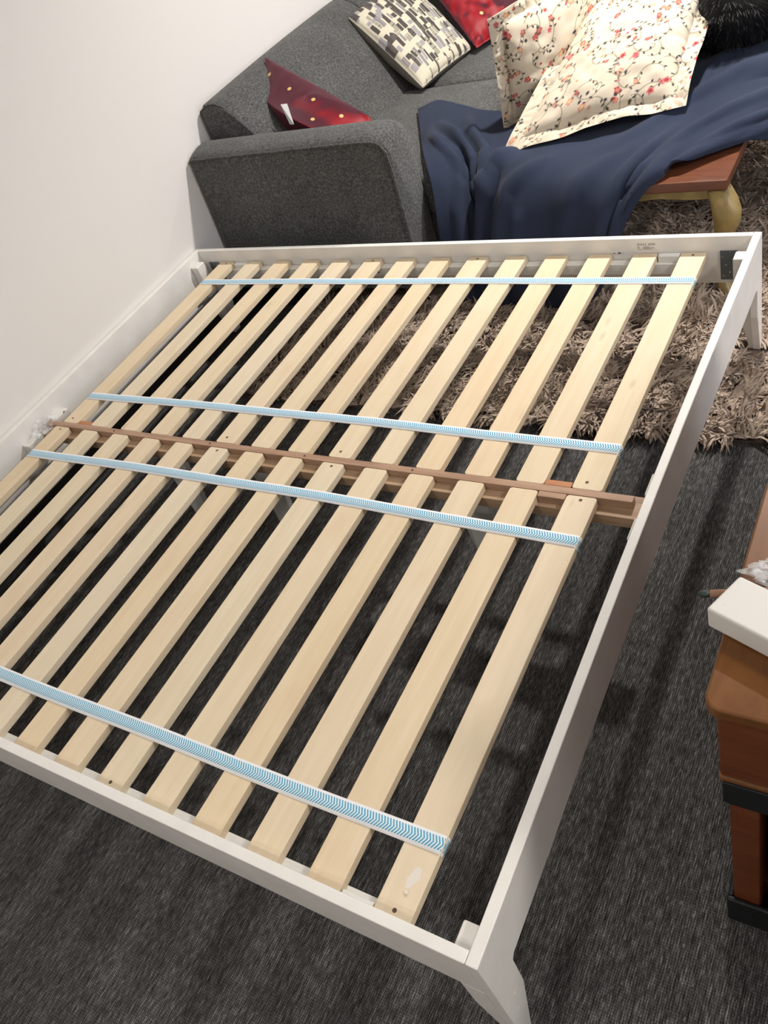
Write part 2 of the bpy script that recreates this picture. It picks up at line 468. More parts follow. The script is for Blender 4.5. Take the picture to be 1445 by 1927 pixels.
for sx, sy in ((1, -1), (1, 1), (-1, -1), (-1, 1)):
    corner_leg(sx, sy)
# left legs: side boards
for sy in (-1, 1):
    yo = Y0 if sy < 0 else Y1
    poly = [(yo, RZ0 - .0105), (yo, .006), (yo - sy * .028, .006), (yo - sy * .064, .150), (yo - sy * .066, RZ0 - .0105)]
    prism('leg', poly, 'x', X0, X0 + TH, m_white, bed, .002)
# plugs on the near right leg
for (yy, zz) in ((-1.945, .172), (-1.955, .118)):
    cyl('screw_plug', (0, yy, zz), .0035, X1 + .0002, X1 + .001, 'x', m_white2, bed, 10)
for (yy, zz) in ((-.012, .172), (-.008, .118)):
    cyl('screw_plug', (0, yy, zz), .0035, X1 + .0002, X1 + .001, 'x', m_white2, bed, 10)
# corner blocks
for (x0, x1, y0, y1) in ((1.650, X1 - TH - .001, Y0 + TH + .001, -1.913), (1.650, X1 - TH - .001, -.064, .000 - .0215),
                         (X0 + TH + .001, X0 + TH + .040, Y0 + TH + .001, -1.913), (X0 + TH + .001, X0 + TH + .036, -.070, -.0215)):
    box('corner_block', (x0, x1, y0, y1, RZ0 + .004, .361), m_white, bed, .004, 3)
# metal brackets behind the back corner blocks
def bracket(x0, x1, z0, z1, screws):
    b = box('metal_bracket', (x0, x1, .0015 - .0015, .0018, z0, z1), m_metal, bed, .0006)
    tag(b, 'grey steel bracket')
    for (x, z) in screws:
        cyl('screw', (x, 0, z), .0028, -.0012, -.0003, 'y', m_screw, b, 8)
bracket(1.603, 1.650, .256, .349, ((1.609, .330), (1.631, .345), (1.618, .305), (1.629, .281), (1.611, .269)))
bracket(-.3525, -.302, .262, .344, ((-.312, .332), (-.310, .275)))
cyl('bolt_hole', (-.3455, 0, .322), .006, -.002, -.0005, 'y', m_hole, bed, 12)
# slat ledges
LZ = .3242
lg = box('slat_ledge', (-.262, 1.492, -.0255, .0012, LZ - .034, LZ), m_white2, bed, .0015)
for x in (.10, .46, .80, 1.12):
    cyl('screw_head', (x, 0, LZ - .017), .004, -.0262, -.0256, 'y', m_metal, lg, 8)
box('slat_ledge', (-.352, 1.500, -1.957, -1.930, LZ - .034, LZ), m_white2, bed, .0015)
# ledge end bracket flags (small clipped tongues)
prism('ledge_end', [(1.493, LZ + .012), (1.493, LZ - .034), (1.499, LZ - .034), (1.503, LZ - .005), (1.503, LZ + .012)], 'y', -.020, .001, m_white2, bed, .001)
prism('ledge_end', [(1.5006, LZ - .034), (1.5006, LZ - .002), (1.512, LZ - .002), (1.520, LZ - .012), (1.522, LZ - .028), (1.516, LZ - .034)], 'y', -1.9572, -1.932, m_white, bed, .001)

XU = [-.2838, -.1447, -.0034, .1338, .2693, .4080, .5428, .6769, .8159, .9517, 1.0871, 1.2246, 1.3603, 1.4976]
XD = [-.2976, -.1574, -.0136, .1254, .2635, .4050, .5375, .6756, .8129, .9473, 1.0829, 1.2203, 1.3566, 1.4957]
W = .070
# raised spacer blocks on the ledges
box('ledge_spacer', (XU[12] + W + .004, XU[13] - .004, -.016, .001, LZ + .0003, H), m_white2, bed, .002)
box('ledge_spacer', (XU[0] + W + .003, XU[1] - .003, -.016, .001, LZ + .0003, H - .004), m_white2, bed, .002)
box('ledge_spacer', (XD[12] + W + .003, XD[13] - .003, -1.957, -1.942, LZ + .0003, H - .002), m_white2, bed, .002)

# centre beam
BZ = .3242
beam = box('centre_beam', (-.372, 1.664, -1.016, -.948, BZ - .030, BZ), m_beam_lo, bed, .0015)
tag(beam, 'tan wooden centre beam with a reddish ridge strip')
box('ridge_strip', (-.355, 1.642, -.9865, -.9665, BZ + .0002, .3455), m_beam, beam, .0012)
box('rear_strip', (-.372, 1.660, -.9655, -.9485, BZ + .0001, BZ + .0004), m_beam, beam, 0)
for x in (.012, .452, .585, 1.08 + .06):
    pass
for x in (-.02, .395, .745, 1.085):
    cyl('screw_head', (x, -.9765, 0), .0035, .3457, .3462, 'z', m_hole, beam, 8)
sp = box('spacer_block', (XU[12] + W + .002, XU[13] - .002, -.9660, -.9490, BZ + .0006, .3452), m_spacer, beam, .001); tag(sp, 'orange-brown wooden spacer block')
sp = box('spacer_block', (XD[12] + W + .002, XD[13] - .002, -1.0040, -.9870, BZ + .0006, .3448), m_beam, beam, .001)
sp = box('spacer_block', (XU[0] + W + .002, XU[1] - .002, -.9660, -.9490, BZ + .0006, .3440), m_spacer, beam, .001); tag(sp, 'orange-brown wooden spacer block')
box('beam_foot', (1.30, 1.655, -.992, -.972, BZ - .052, BZ - .0302), m_beam_lo, beam, .001)
# holders on the right rail and left rail
for (y0, y1) in ((-1.000, -.938), (-1.128, -1.070)):
    box('beam_holder', (X1 - TH - .0115, X1 - TH - BOW - .0002, y0, y1, .335, RZ1 - .0005), m_white, bed, .002)
for (y0, y1) in ((-.945, -.885), (-1.085, -1.019)):
    prism('beam_holder', [(X0 + TH + .0006, .262), (X0 + TH + .014, .268), (X0 + TH + .036, .300), (X0 + TH + .036, .330), (X0 + TH + .0006, .330)], 'y', y0, y1, m_white, bed, .002)
cyl('bolt_hole', (-.352, -.905, 0), .004, .3302, .3306, 'z', m_hole, bed, 8)
# support legs under the beam: tapered folded boards
def support_leg(x):
    v = []
    for z, a in ((BZ - .0305, 1.0), (.18, .97), (.0, .42)):
        v.append([(x - .045 * a, -.955, z), (x - .045 * a, -.975, z), (x - .004 * a, -1.004, z), (x + .045 * a, -.976, z), (x + .045 * a, -.957, z)])
    return loft('support_leg', v[::-1], m_grey_leg, bed, smooth=False)
for x in (.17, .545, 1.225): support_leg(x)

# writing on the back rail
def text(body, x, z, size, m_, parent, space=1.3):
    cu = bpy.data.curves.new('print', 'FONT'); cu.body = body; cu.size = size; cu.space_character = space
    cu.extrude = .0001
    o = bpy.data.objects.new('tmp', cu); COL.objects.link(o)
    dg = bpy.context.evaluated_depsgraph_get(); me = bpy.data.meshes.new_from_object(o.evaluated_get(dg))
    bpy.data.objects.remove(o)
    me.transform(Matrix.Rotation(PI / 2, 4, 'X')); me.materials.clear(); me.materials.append(m_)
    return obj('printed_text', me, parent, (x, .0016, z))
text('west elm', 1.3715, .3710, .0110, m_ink, rl, 1.32)
def bar(x0, x1, z, h, m_=m_ink2):
    box('print_line', (x0, x1, .0014, .0019, z, z + h), m_, rl, 0)
bar(1.372, 1.379, .3645, .0018); bar(1.388, 1.406, .3648, .0013); bar(1.372, 1.377, .3605, .0012); bar(1.388, 1.420, .3608, .0015)
bar(1.372, 1.384, .3565, .0012); bar(1.388, 1.412, .3567, .0012)
bar(1.297, 1.3045, .3455, .0020, m_ink); bar(1.312, 1.3205, .3445, .0042, m_ink); bar(1.327, 1.329, .3445, .002)

# ------------------------------------------------------------------ slats and straps
def slat_mesh(length, holes, cut):
    """batten lying along -y from its origin (top back left corner, z = top)"""
    r = .007; t = .0205
    pts = []
    def corner(cx, cy, a0):
        for k in range(4):
            a = a0 + k * PI / 6
            pts.append((cx + r * math.cos(a), cy + r * math.sin(a)))
    corner(W - r, -r, 0); corner(r, -r, PI / 2); corner(r, -length + r, PI); corner(W - r, -length + r, 1.5 * PI)
    n = len(pts)
    vs = [(x, y, 0) for x, y in pts] + [(x, y, -t) for x, y in pts]
    fs = [tuple(range(n)), tuple(range(2 * n - 1, n - 1, -1))] + [(i, i + n, (i + 1) % n + n, (i + 1) % n) for i in range(n)]
    me = mesh('slat', vs, fs, [m_pine, m_hole, m_filler])
    bm = bmesh.new(); bm.from_mesh(me); bmesh.ops.recalc_face_normals(bm, faces=bm.faces)
    e = [ed for ed in bm.edges if abs(ed.verts[0].co.z - ed.verts[1].co.z) < 1e-6]
    bmesh.ops.bevel(bm, geom=e, offset=.0018, segments=2, affect='EDGES', profile=.6)
    for (hx, hy) in holes:
        ring = [bm.verts.new((hx + .0042 * math.cos(a), hy + .0042 * math.sin(a), .00012)) for a in np.arange(10) * PI / 5]
        f = bm.faces.new(ring); f.material_index = 1
    bm.to_mesh(me); bm.free()
    return me
LU, LD = .9655, .9680
mu = slat_mesh(LU, [], 0); muh = slat_mesh(LU, [(W * .5, -.012), (W * .42, -LU + .022)], 0)
ml = slat_mesh(LD, [], 0); mlh = slat_mesh(LD, [(W * .5, -.012), (W * .52, -LD + .015)], 0)

def strap(yc, x0, x1, parent, wob, wd=.034, label=None):
    """ribbon lying over the slats, wrapped down round both outer slats"""
    z = H + .0012
    path = [(x0 - .0008, H - .016), (x0 - .0014, H - .004), (x0 + .003, z + .0002)]
    xs = np.linspace(x0 + .012, x1 - .012, 60)
    path += [(x, z + .0005 * abs(math.sin(x * 23))) for x in xs]
    path += [(x1 - .003, z + .0002), (x1 + .0014, H - .004), (x1 + .0008, H - .018)]
    vs, fs, uvs = [], [], []
    L = 0
    for i, (x, zz) in enumerate(path):
        if i: L += math.hypot(x - path[i - 1][0], zz - path[i - 1][1])
        yo = yc + wob * math.sin((x - x0) / (x1 - x0) * PI) + .0012 * math.sin(x * 9)
        for k in range(3):
            s = k / 2
            vs.append((x, yo + (s - .5) * wd, zz + (.0004 if k == 1 else 0))); uvs.append((L, s))
    for i in range(len(path) - 1):
        for k in range(2):
            a = i * 3 + k; fs.append((a, a + 1, a + 4, a + 3))
    c = (x0, yc, H)
    me = mesh('strap', [(v[0] - c[0], v[1] - c[1], v[2] - c[2]) for v in vs], fs, m_strap, True)
    ul = me.uv_layers.new(name='UVMap')
    for l in me.loops: ul.data[l.index].uv = uvs[l.vertex_index]
    o = obj('strap', me, parent, c)
    sm = o.modifiers.new('s', 'SOLIDIFY'); sm.thickness = .0009; sm.offset = 1
    return o

def slat_roll(xs, yb, m1, m2, straps, label):
    t = thing('slat_roll', (xs[0], yb, BZ), label, 'bed slats', 'two rolls of strapped pine bed slats')
    for i, x in enumerate(xs):
        o = bpy.data.objects.new('slat', m2 if i in (0, 5, 8, 13) else m1); link(o, t)
        o.location = (x - xs[0], 0, H - BZ)
        if i == 13 and yb < -.5: last = o
    for (yc, wob) in straps: strap(yc, xs[0], xs[-1] + W, t, wob)
    return t
r1 = slat_roll(XU, 0.0, mu, muh, ((-.142, .0015), (-.829, .010)), 'far row of strapped pine slats, between the brown centre beam and the sofa')
r2 = slat_roll(XD, -.9878, ml, mlh, ((-1.121, .013), (-1.817, -.001)), 'near row of strapped pine slats, in front of the brown centre beam')
# white filler patch and peg on the near right slat
pts = [(.036, -.914), (.045, -.913), (.051, -.900), (.055, -.894), (.052, -.880), (.049, -.876), (.044, -.874), (.039, -.880), (.037, -.888), (.033, -.898)]
me = mesh('filler_patch', [(x, y, .0002) for x, y in pts], [tuple(range(len(pts)))], m_filler)
o = obj('filler_patch', me, r2, (XD[13], -.9878, H)); tag(o, 'whitish smear of filler')
cyl('wooden_peg', (XD[13] + .0433, -.9878 - .9205, 0), .0035, H + .0001, H + .003, 'z', m_filler, r2, 10)
# loose threads at strap ends
for (x, y) in ((XU[13] + W + .003, -.842), (XD[13] + W + .002, -1.130)):
    tube('loose_thread', [(x, y, H - .006), (x + .004, y - .006, H - .010), (x + .007, y - .008, H - .014), (x + .004, y - .012, H - .017)], .0006, m_thread, r1 if y > -1 else r2, 4)

# ------------------------------------------------------------------ sofa
sofa = thing('sofa', (.05, 1.4, 0), 'charcoal grey tweed sofa with slanted arm, backed against the left wall', 'sofa')
def soft(name, poly, axis, a0, a1, r, parent=sofa, seg=5, bul=0.0, mt=None):
    o = prism(name, poly, axis, a0, a1, mt or m_tweed, parent, bevel=r, seg=seg)
    return o
# arm nearest the bed: outer face leans out a little towards the bottom
arm_prof = [(.150, .125), (.180, .676), (.184, .684), (.215, .694), (.260, .701), (.300, .699), (.328, .688), (.339, .665), (.330, .125)]
ys = np.array(arm_prof)
def arm(y_off=0.0, flip=False, nm='arm'):
    rings = []
    stations = [(-.408, .0), (-.400, .006), (-.385, .010), (-.2, .010), (.1, .010), (.40, .010), (.455, .006), (.484, -.003), (.498, -.018), (.506, -.042)]
    pr = [(q[0] if not flip else .488 - q[0], q[1]) for q in arm_prof]
    cy = np.mean([q[0] for q in pr])
    for i, (x, dz) in enumerate(stations):
        inset = [.012, .005, .001, 0, 0, 0, 0, .000, .002, .007][i]
        ring = []
        for (y, z) in pr:
            zz = z + (dz - .010 if z > .5 else 0)
            yy = y + (inset if y < cy else -inset)
            ring.append((x, yy + y_off, zz))
        rings.append(ring)
    return loft(nm, rings, m_tweed, sofa)
a1 = arm(); a1.data.shade_smooth()
m_ = a1.modifiers.new('es', 'EDGE_SPLIT'); m_.split_angle = math.radians(50)
arm(y_off=2.62, flip=True)
# piping around the outer face of the arm
pp = [(-.398, .180, .672), (-.385, .1785, .6795), (-.2, .1785, .6795), (.1, .1785, .6795), (.40, .1785, .6795), (.455, .1785, .6755), (.482, .1775, .664), (.499, .175, .640), (.507, .170, .58), (.5095, .160, .42), (.5095, .151, .24), (.5095, .146, .14)]
tube('piping', pp, .0042, m_tweed, sofa, 8)
# base and legs
box('base', (-.395, .50, .345, 2.76, .125, .30), m_tweed, sofa, .02, 3)
for (x, y) in ((.45, .20), (-.36, .20), (.45, 2.90), (-.36, 2.90)):
    loft('leg', [[(x + s * (.016 + z * .10) , y + u * (.016 + z * .10), z + .035) for s, u in ((-1, -1), (1, -1), (1, 1), (-1, 1))] for z in (0, .09)], m_iron, sofa, smooth=False)
# seat cushions
def pad(name, x0, x1, y0, y1, z0, z1, r, crown=.012, n=14):
    """soft box with crowned faces"""
    bm = bmesh.new(); bmesh.ops.create_cube(bm, size=1)
    bmesh.ops.subdivide_edges(bm, edges=bm.edges[:], cuts=n, use_grid_fill=True)
    hx, hy, hz = (x1 - x0) / 2, (y1 - y0) / 2, (z1 - z0) / 2
    for v in bm.verts:
        p = np.array(v.co) * 2
        q = p * np.array([hx, hy, hz])
        inner = np.clip(q, [-(hx - r), -(hy - r), -(hz - r)], [hx - r, hy - r, hz - r])
        d = q - inner; L = np.linalg.norm(d)
        if L > 1e-9: q = inner + d / L * r
        cr = crown * (1 - p[0] ** 2) * (1 - p[1] ** 2)
        q[2] += cr * p[2]
        q[0] += crown * .6 * (1 - p[1] ** 2) * (1 - p[2] ** 2) * p[0]
        v.co = q
    me = bpy.data.meshes.new(name); bm.to_mesh(me); bm.free(); me.materials.append(m_tweed); me.shade_smooth()
    return obj(name, me, sofa, ((x0 + x1) / 2, (y0 + y1) / 2, (z0 + z1) / 2))
for (ya, yb) in ((.347, 1.205), (1.212, 1.985), (1.992, 2.765)):
    pad('seat_cushion', -.02, .555, ya, yb, .305, .462, .035)
# back: reclined cushions with a rounded top
def back_cushion(ya, yb):
    prof = [(-.03, .34), (.030, .455), (-.06, .56), (-.165, .68), (-.235, .765), (-.275, .80), (-.315, .817), (-.36, .818), (-.395, .805), (-.405, .77), (-.40, .55), (-.39, .34)]
    rings = []
    cx, cz = -.22, .58
    m = len(prof)
    for k, t in enumerate(np.concatenate([[0, .01, .03, .06], np.linspace(.12, .88, 9), [.94, .97, .99, 1]])):
        y = ya + (yb - ya) * t
        e = min(t, 1 - t) * (yb - ya)
        ins = .030 * max(0, 1 - e / .035) ** 2 - .010 * math.sin(PI * t)
        rings.append([(cx + (px - cx) * (1 - ins * 2.2), y, cz + (pz - cz) * (1 - ins * 2.2)) for px, pz in prof])
    o = loft('back_cushion', rings, m_tweed, sofa)
    for v in o.data.vertices:
        if v.co.x + o.location.x + sofa.location.x < -.408: v.co.x = -.408 - o.location.x - sofa.location.x
    m_ = o.modifiers.new('es', 'EDGE_SPLIT'); m_.split_angle = math.radians(55)
    return o
for ya, yb in ((.345, 1.395), (1.40, 2.20), (2.205, 2.765)):
    back_cushion(ya, yb)
tube('piping', [(-.398, .352, .70), (-.401, .352, .79), (-.36, .351, .812), (-.315, .351, .811), (-.275, .351, .79), (-.235, .351, .755), (-.165, .351, .67), (-.10, .351, .60)], .003, m_tweed, sofa, 6)

# ------------------------------------------------------------------ cushions / pillows
def quadpatch(cs, S, T):
    a, b, c, d = [np.array(q, float) for q in cs]
    return (a[None, None] * ((1 - S) * (1 - T))[..., None] + b * (S * (1 - T))[..., None] + c * (S * T)[..., None] + d * ((1 - S) * T)[..., None])
def cushion(name, cs, thick, n, mats, step=None, pinch=.05, back=1.0, peak=None, flange=0.0, wr=.003, seed=1, colorfn=None, sag=0.0, parent=None, power=.55, bend=0.0, wav=.012):
    """cs: corners bottom-left, bottom-right, top-right, top-left seen from the front; front faces cross(b-a, d-a)"""
    a, b, c, d = [np.array(q, float) for q in cs]
    nrm = np.cross(b - a, d - a); nrm /= np.linalg.norm(nrm)
    sx = (np.linalg.norm(b - a) + np.linalg.norm(c - d)) / 2; sy = (np.linalg.norm(d - a) + np.linalg.norm(c - b)) / 2
    g = np.linspace(0, 1, n); S, T = np.meshgrid(g, g, indexing='ij')
    u, v = 2 * S - 1, 2 * T - 1
    S2 = .5 + (S - .5) * (1 - pinch * (1 - v ** 2)); T2 = .5 + (T - .5) * (1 - pinch * (1 - u ** 2))
    P = quadpatch(cs, S2, T2)
    fu, fv = 1 - 2 * flange / sx, 1 - 2 * flange / sy
    uu, vv = np.clip(np.abs(u) / fu, 0, 1), np.clip(np.abs(v) / fv, 0, 1)
    h = ((1 - uu ** 2.2) * (1 - vv ** 2.2)); h = np.clip(h, 0, 1) ** power
    edge = np.minimum(1 - np.abs(u), 1 - np.abs(v))
    X, Y = S * sx, T * sy
    wrk = wr * (vnoise(X * 14, Y * 14, 0, seed) + .6 * vnoise(X * 30, Y * 30, 0, seed + 3))
    # puckers running in from the seam
    puck = np.zeros_like(S)
    for dist, along, k in ((1 - np.abs(u), Y, 1), (1 - np.abs(v), X, 2)):
        puck += np.exp(-dist * (7 if flange else 10)) * np.sin(along * (120 if flange else 75) + 6 * vnoise(along * 9, dist * 3 + k, 0, seed))
    if step is not None:
        dd_ = step(S, T); wrk = wrk + .012 / (1 + np.exp(-dd_ * 220)) - .004 * np.exp(-(dd_ * 60) ** 2)
    P = P + nrm * (bend * (u ** 2 + v ** 2 - .7))[..., None]
    if flange:
        P = P + nrm * (wav * vnoise(X * 11, Y * 11, 0, seed + 9) * (1 - h))[..., None]
    inside = np.clip(edge * 12, 0, 1)
    F = P + nrm * (thick / 2 * h + (wrk + wr * .8 * puck) * inside + .0015 * (edge > 0))[..., None]
    if peak is not None:
        F = F + nrm * (peak[0] * np.clip(h, 0, 1) ** .7 * np.exp(-np.abs(T - (peak[1] + peak[2] * S)) / .22))[..., None]
    B = P - nrm * (thick * back / 2 * h + (wrk[::-1] + wr * .8 * puck) * inside + .0015 * (edge > 0))[..., None]
    vs = np.concatenate([F.reshape(-1, 3), B.reshape(-1, 3)])
    ctr = vs.mean(0); ctr[2] = vs[:, 2].min()
    vs = vs - ctr
    idx = np.arange(n * n).reshape(n, n)
    q = np.stack([idx[:-1, :-1], idx[1:, :-1], idx[1:, 1:], idx[:-1, 1:]], -1).reshape(-1, 4)
    q2 = q[:, ::-1] + n * n
    # border strip joining both sheets
    bl = np.concatenate([idx[:, 0], idx[-1, 1:], idx[::-1, -1][1:], idx[0, ::-1][1:]])
    q3 = np.stack([bl[:-1], bl[:-1] + n * n, bl[1:] + n * n, bl[1:]], -1)
    faces = np.concatenate([q, q2, q3])
    me = bpy.data.meshes.new(name)
    me.vertices.add(len(vs)); me.vertices.foreach_set('co', vs.astype(np.float32).ravel())
    me.loops.add(len(faces) * 4); me.loops.foreach_set('vertex_index', faces.astype(np.int32).ravel())
    me.polygons.add(len(faces)); me.polygons.foreach_set('loop_start', np.arange(len(faces), dtype=np.int32) * 4)
    me.polygons.foreach_set('loop_total', np.full(len(faces), 4, np.int32))
    for m_ in mats: me.materials.append(m_)
    if len(mats) > 1:
        mi = np.zeros(len(faces), np.int32); mi[len(q):] = 1; me.polygons.foreach_set('material_index', mi)
    me.update(calc_edges=True); me.shade_smooth()
    if colorfn is not None:
        rgb = colorfn(X, Y, sx, sy)
        al = np.ones((2, n * n, 4), np.float32); al[0, :, :3] = rgb.reshape(-1, 3); al[1, :, :3] = rgb[::-1].reshape(-1, 3)
        at = me.color_attributes.new('print', 'FLOAT_COLOR', 'POINT'); at.data.foreach_set('color', al.ravel())
    o = obj(name, me, parent, tuple(ctr))
    info = dict(F=F, nrm=nrm, n=n)
    return o, info

def floral(seed):
    rng = np.random.default_rng(seed)
    def fn(X, Y, sx, sy):
        rgb = np.ones(X.shape + (3,)) * np.array([.62, .535, .415])
        def stamp(mask, c): rgb[:] = rgb * (1 - mask[..., None]) + np.array(c) * mask[..., None]
        AA = .0012
        def disc(x, y, r, c, sq=1.0, ang=0.0, pet=0, aa=AA):
            i0 = (np.abs(X - x) < r * 1.6) & (np.abs(Y - y) < r * 1.6)
            if not i0.any(): return
            dx, dy = X[i0] - x, Y[i0] - y
            a_, b2 = dx * math.cos(ang) + dy * math.sin(ang), (-dx * math.sin(ang) + dy * math.cos(ang)) / sq
            rr = np.hypot(a_, b2); th = np.arctan2(b2, a_)
            lim = r * (1 + (.16 * np.sin(pet * th) if pet else 0))
            m = np.clip((lim - rr) / aa + .5, 0, 1)[..., None]
            rgb[i0] = rgb[i0] * (1 - m) + np.array(c) * m
        vine_c = (.27, .235, .17)
        leafs = [(.045, .042, .035), (.05, .04, .07), (.07, .075, .045)]
        fl = [((.52, .13, .09), (.66, .36, .22)), ((.42, .06, .06), (.56, .20, .14)), ((.60, .25, .17), (.70, .47, .25)), ((.55, .20, .19), (.40, .05, .05))]
        def vine(x, y, ang, steps, curl, w=.0013):
            for k in range(steps):
                disc(x, y, w, vine_c)
                x += .0016 * math.cos(ang); y += .0016 * math.sin(ang)
                ang += curl(k)
            return x, y, ang
        cell = .064
        nx, ny = int(sx / cell) + 1, int(sy / cell) + 1
        for i in range(nx):
            for j in range(ny):
                x = (i + .5 + rng.uniform(-.25, .25)) * cell; y = (j + .5 + rng.uniform(-.25, .25)) * cell
                ang = rng.uniform(0, 2 * PI); c0 = rng.choice([-1, 1]) * rng.uniform(.03, .05)
                px, py, pa = x, y, ang
                for k in range(38):
                    disc(px, py, .0015, vine_c)
                    px += .0018 * math.cos(pa); py += .0018 * math.sin(pa); pa += c0 * (1 + .03 * k)
                    if k in (7, 16, 27):
                        la = pa + rng.choice([-1, 1]) * 1.0
                        disc(px + .005 * math.cos(la), py + .005 * math.sin(la), .0066, leafs[rng.integers(3)], .42, la)
                if rng.random() < .45:   # end curl
                    for k in range(16):
                        disc(px, py, .0014, vine_c); px += .0013 * math.cos(pa); py += .0013 * math.sin(pa); pa += c0 * 6
                qx, qy, qa = x, y, ang + PI
                for k in range(30):
                    disc(qx, qy, .0015, vine_c)
                    qx += .0018 * math.cos(qa); qy += .0018 * math.sin(qa); qa -= c0 * .9
                    if k in (12, 22):
                        la = qa + rng.choice([-1, 1]) * 1.1
                        disc(qx + .005 * math.cos(la), qy + .005 * math.sin(la), .0062, leafs[rng.integers(3)], .45, la)
                f = fl[rng.integers(4)]; r = rng.uniform(.0075, .0125)
                disc(qx, qy, r, f[0], rng.uniform(.6, 1.0), qa, 5); disc(qx, qy, r * .55, f[1], .9, qa, 0)
                if rng.random() < .4: disc(qx, qy, r * .25, f[0])
                if rng.random() < .5:
                    bx, by = x + rng.uniform(-.035, .035), y + rng.uniform(-.035, .035)
                    f = fl[rng.integers(4)]; disc(bx, by, .0052, f[0], .75, rng.uniform(0, 3), 4)
                if rng.random() < .35:
                    bx, by = x + rng.uniform(-.04, .04), y + rng.uniform(-.04, .04)
                    disc(bx, by, .0060, leafs[rng.integers(3)], .85, rng.uniform(0, 3), 5)
        return rgb
    return fn

def skyline(X, Y, sx, sy):
    """city blocks: columns of dark towers, hatched and plain, on cream"""
    rng = np.random.default_rng(5)
    cream = np.array([.56, .52, .41]); dark = np.array([.075, .064, .060]); lav = np.array([.30, .285, .295]); mid = np.array([.17, .155, .145])
    rgb = np.ones(X.shape + (3,)) * cream
    for row in range(8):
        y0 = sy * (-.04 + row * .135)
        x = rng.uniform(-.02, .02)
        while x < sx:
            w_ = rng.uniform(.010, .026); h_ = rng.uniform(.02, .085) * (1.3 if row % 2 else .8)
            st = rng.integers(6); yy = y0 + rng.uniform(-.015, .02)
            m = (X > x) & (X < x + w_) & (Y > yy) & (Y < yy + h_)
            if st == 0 or st == 5: rgb[m] = dark
            elif st == 1:
                rgb[m] = cream; hm = m & (np.mod(Y, .0062) < .0032); rgb[hm] = dark
            elif st == 2: rgb[m] = lav
            elif st == 3:
                rgb[m] = lav; hm = m & (np.mod(X, .0058) < .0024); rgb[hm] = mid
            elif st == 4 and rng.random() < .8:
                rgb[m] = dark; hm = m & (np.mod(Y, .0095) < .0028); rgb[hm] = mid
                tip = (np.abs(X - x - w_ / 2) < (w_ / 2) * np.clip(1 - (Y - yy - h_) / .018, 0, 1)) & (Y >= yy + h_) & (Y < yy + h_ + .018); rgb[tip] = dark
            x += w_ * rng.uniform(.9, 1.5)
    # toothed dark border along two sides
    for k in range(9):
        xa = k * sx / 9; m = (X > xa) & (X < xa + sx / 16) & (Y > sy - rng.uniform(.03, .055)); rgb[m] = dark
        m = (X > xa + .01) & (X < xa + .01 + sx / 20) & (Y < rng.uniform(.02, .04)); rgb[m] = cream
    return rgb

def seam(name, info, mt, parent, r=.003):
    F = info['F']; n = info['n']; st = max(1, n // 40)
    loop = [F[i, 0] for i in range(0, n, st)] + [F[-1, j] for j in range(0, n, st)] + [F[i, -1] for i in range(n - 1, -1, -st)] + [F[0, j] for j in range(n - 1, -1, -st)]
    loop = [p - info['nrm'] * .002 for p in loop]
    return tube(name, loop, r, mt, parent, 6)

# 1 red silk cushion wedged behind the arm
RED1 = [(-.250, .480, .500), (.205, .500, .475), (.200, .585, .600), (-.300, .717, .834)]
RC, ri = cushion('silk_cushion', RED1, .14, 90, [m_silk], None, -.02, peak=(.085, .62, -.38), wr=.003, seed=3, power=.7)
tag(RC, 'crimson silk cushion with gold dots and a white tag, behind the near sofa arm', 'cushion', 'crimson silk cushions')
def dots(info, host, spots, r=.0085):
    F = info['F']; n = info['n']
    for (s, t) in spots:
        i, j = int(s * (n - 1)), int(t * (n - 1)); i = min(max(i, 2), n - 3); j = min(max(j, 2), n - 3)
        p = F[i, j]; du = F[i + 2, j] - F[i - 2, j]; dv = F[i, j + 2] - F[i, j - 2]
        nn = np.cross(du, dv); nn /= np.linalg.norm(nn); du /= np.linalg.norm(du); dv = np.cross(nn, du)
        ring = [p + nn * .0012 + r * (math.cos(a) * du + math.sin(a) * dv) for a in np.arange(12) * PI / 6]
        c = p
        me = mesh('gold_dot', [tuple(q - c) for q in ring], [tuple(range(12))], m_gilt)
        obj('gold_dot', me, host, tuple(c))
dots(ri, RC, [(s, t) for s, t in ((.10, .86), (.12, .62), (.14, .36), (.33, .80), (.36, .56), (.38, .30), (.56, .80), (.60, .52), (.80, .74), (.82, .46))])

t_ = np.array([(-.1247, .4954, .7218), (-.1009, .5047, .7179), (-.0749, .4685, .6519), (-.1000, .4760, .6506)]) + np.array([.034, -.040, .017])
o = obj('care_tag', mesh('care_tag', [tuple(q - t_[0]) for q in t_], [(0, 1, 2, 3)], m_tag), RC, tuple(t_[0])); tag(o, 'white care tag')
m_ = o.modifiers.new('s', 'SOLIDIFY'); m_.thickness = .0008

# 2 skyline cushion
SKY = [(.145, 1.105, .490), (.215, 1.480, .490), (-.135, 1.640, .790), (-.225, 1.265, .765)]
SK, si = cushion('patterned_cushion', SKY, .110, 170, [m_sky, m_linen], None, .035, back=1.9, wr=.003, seed=8, colorfn=lambda X, Y, a, b: skyline(X, Y, a, b), power=.36)
tag(SK, 'cream square cushion printed with dark city towers, leaning on the sofa back', 'cushion')
seam('piping', si, m_linen, SK, .003)

# 3 red silk cushion further back
RED2 = [(.26, 1.44, .500), (.42, 1.76, .490), (.08, 2.02, .800), (-.10, 1.70, .780)]
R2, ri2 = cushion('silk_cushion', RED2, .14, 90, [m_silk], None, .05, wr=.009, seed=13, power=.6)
tag(R2, 'crimson silk cushion behind the city-tower cushion at the top edge', 'cushion', 'crimson silk cushions')
dots(ri2, R2, [(.25, .2), (.6, .3), (.3, .6), (.7, .65)])

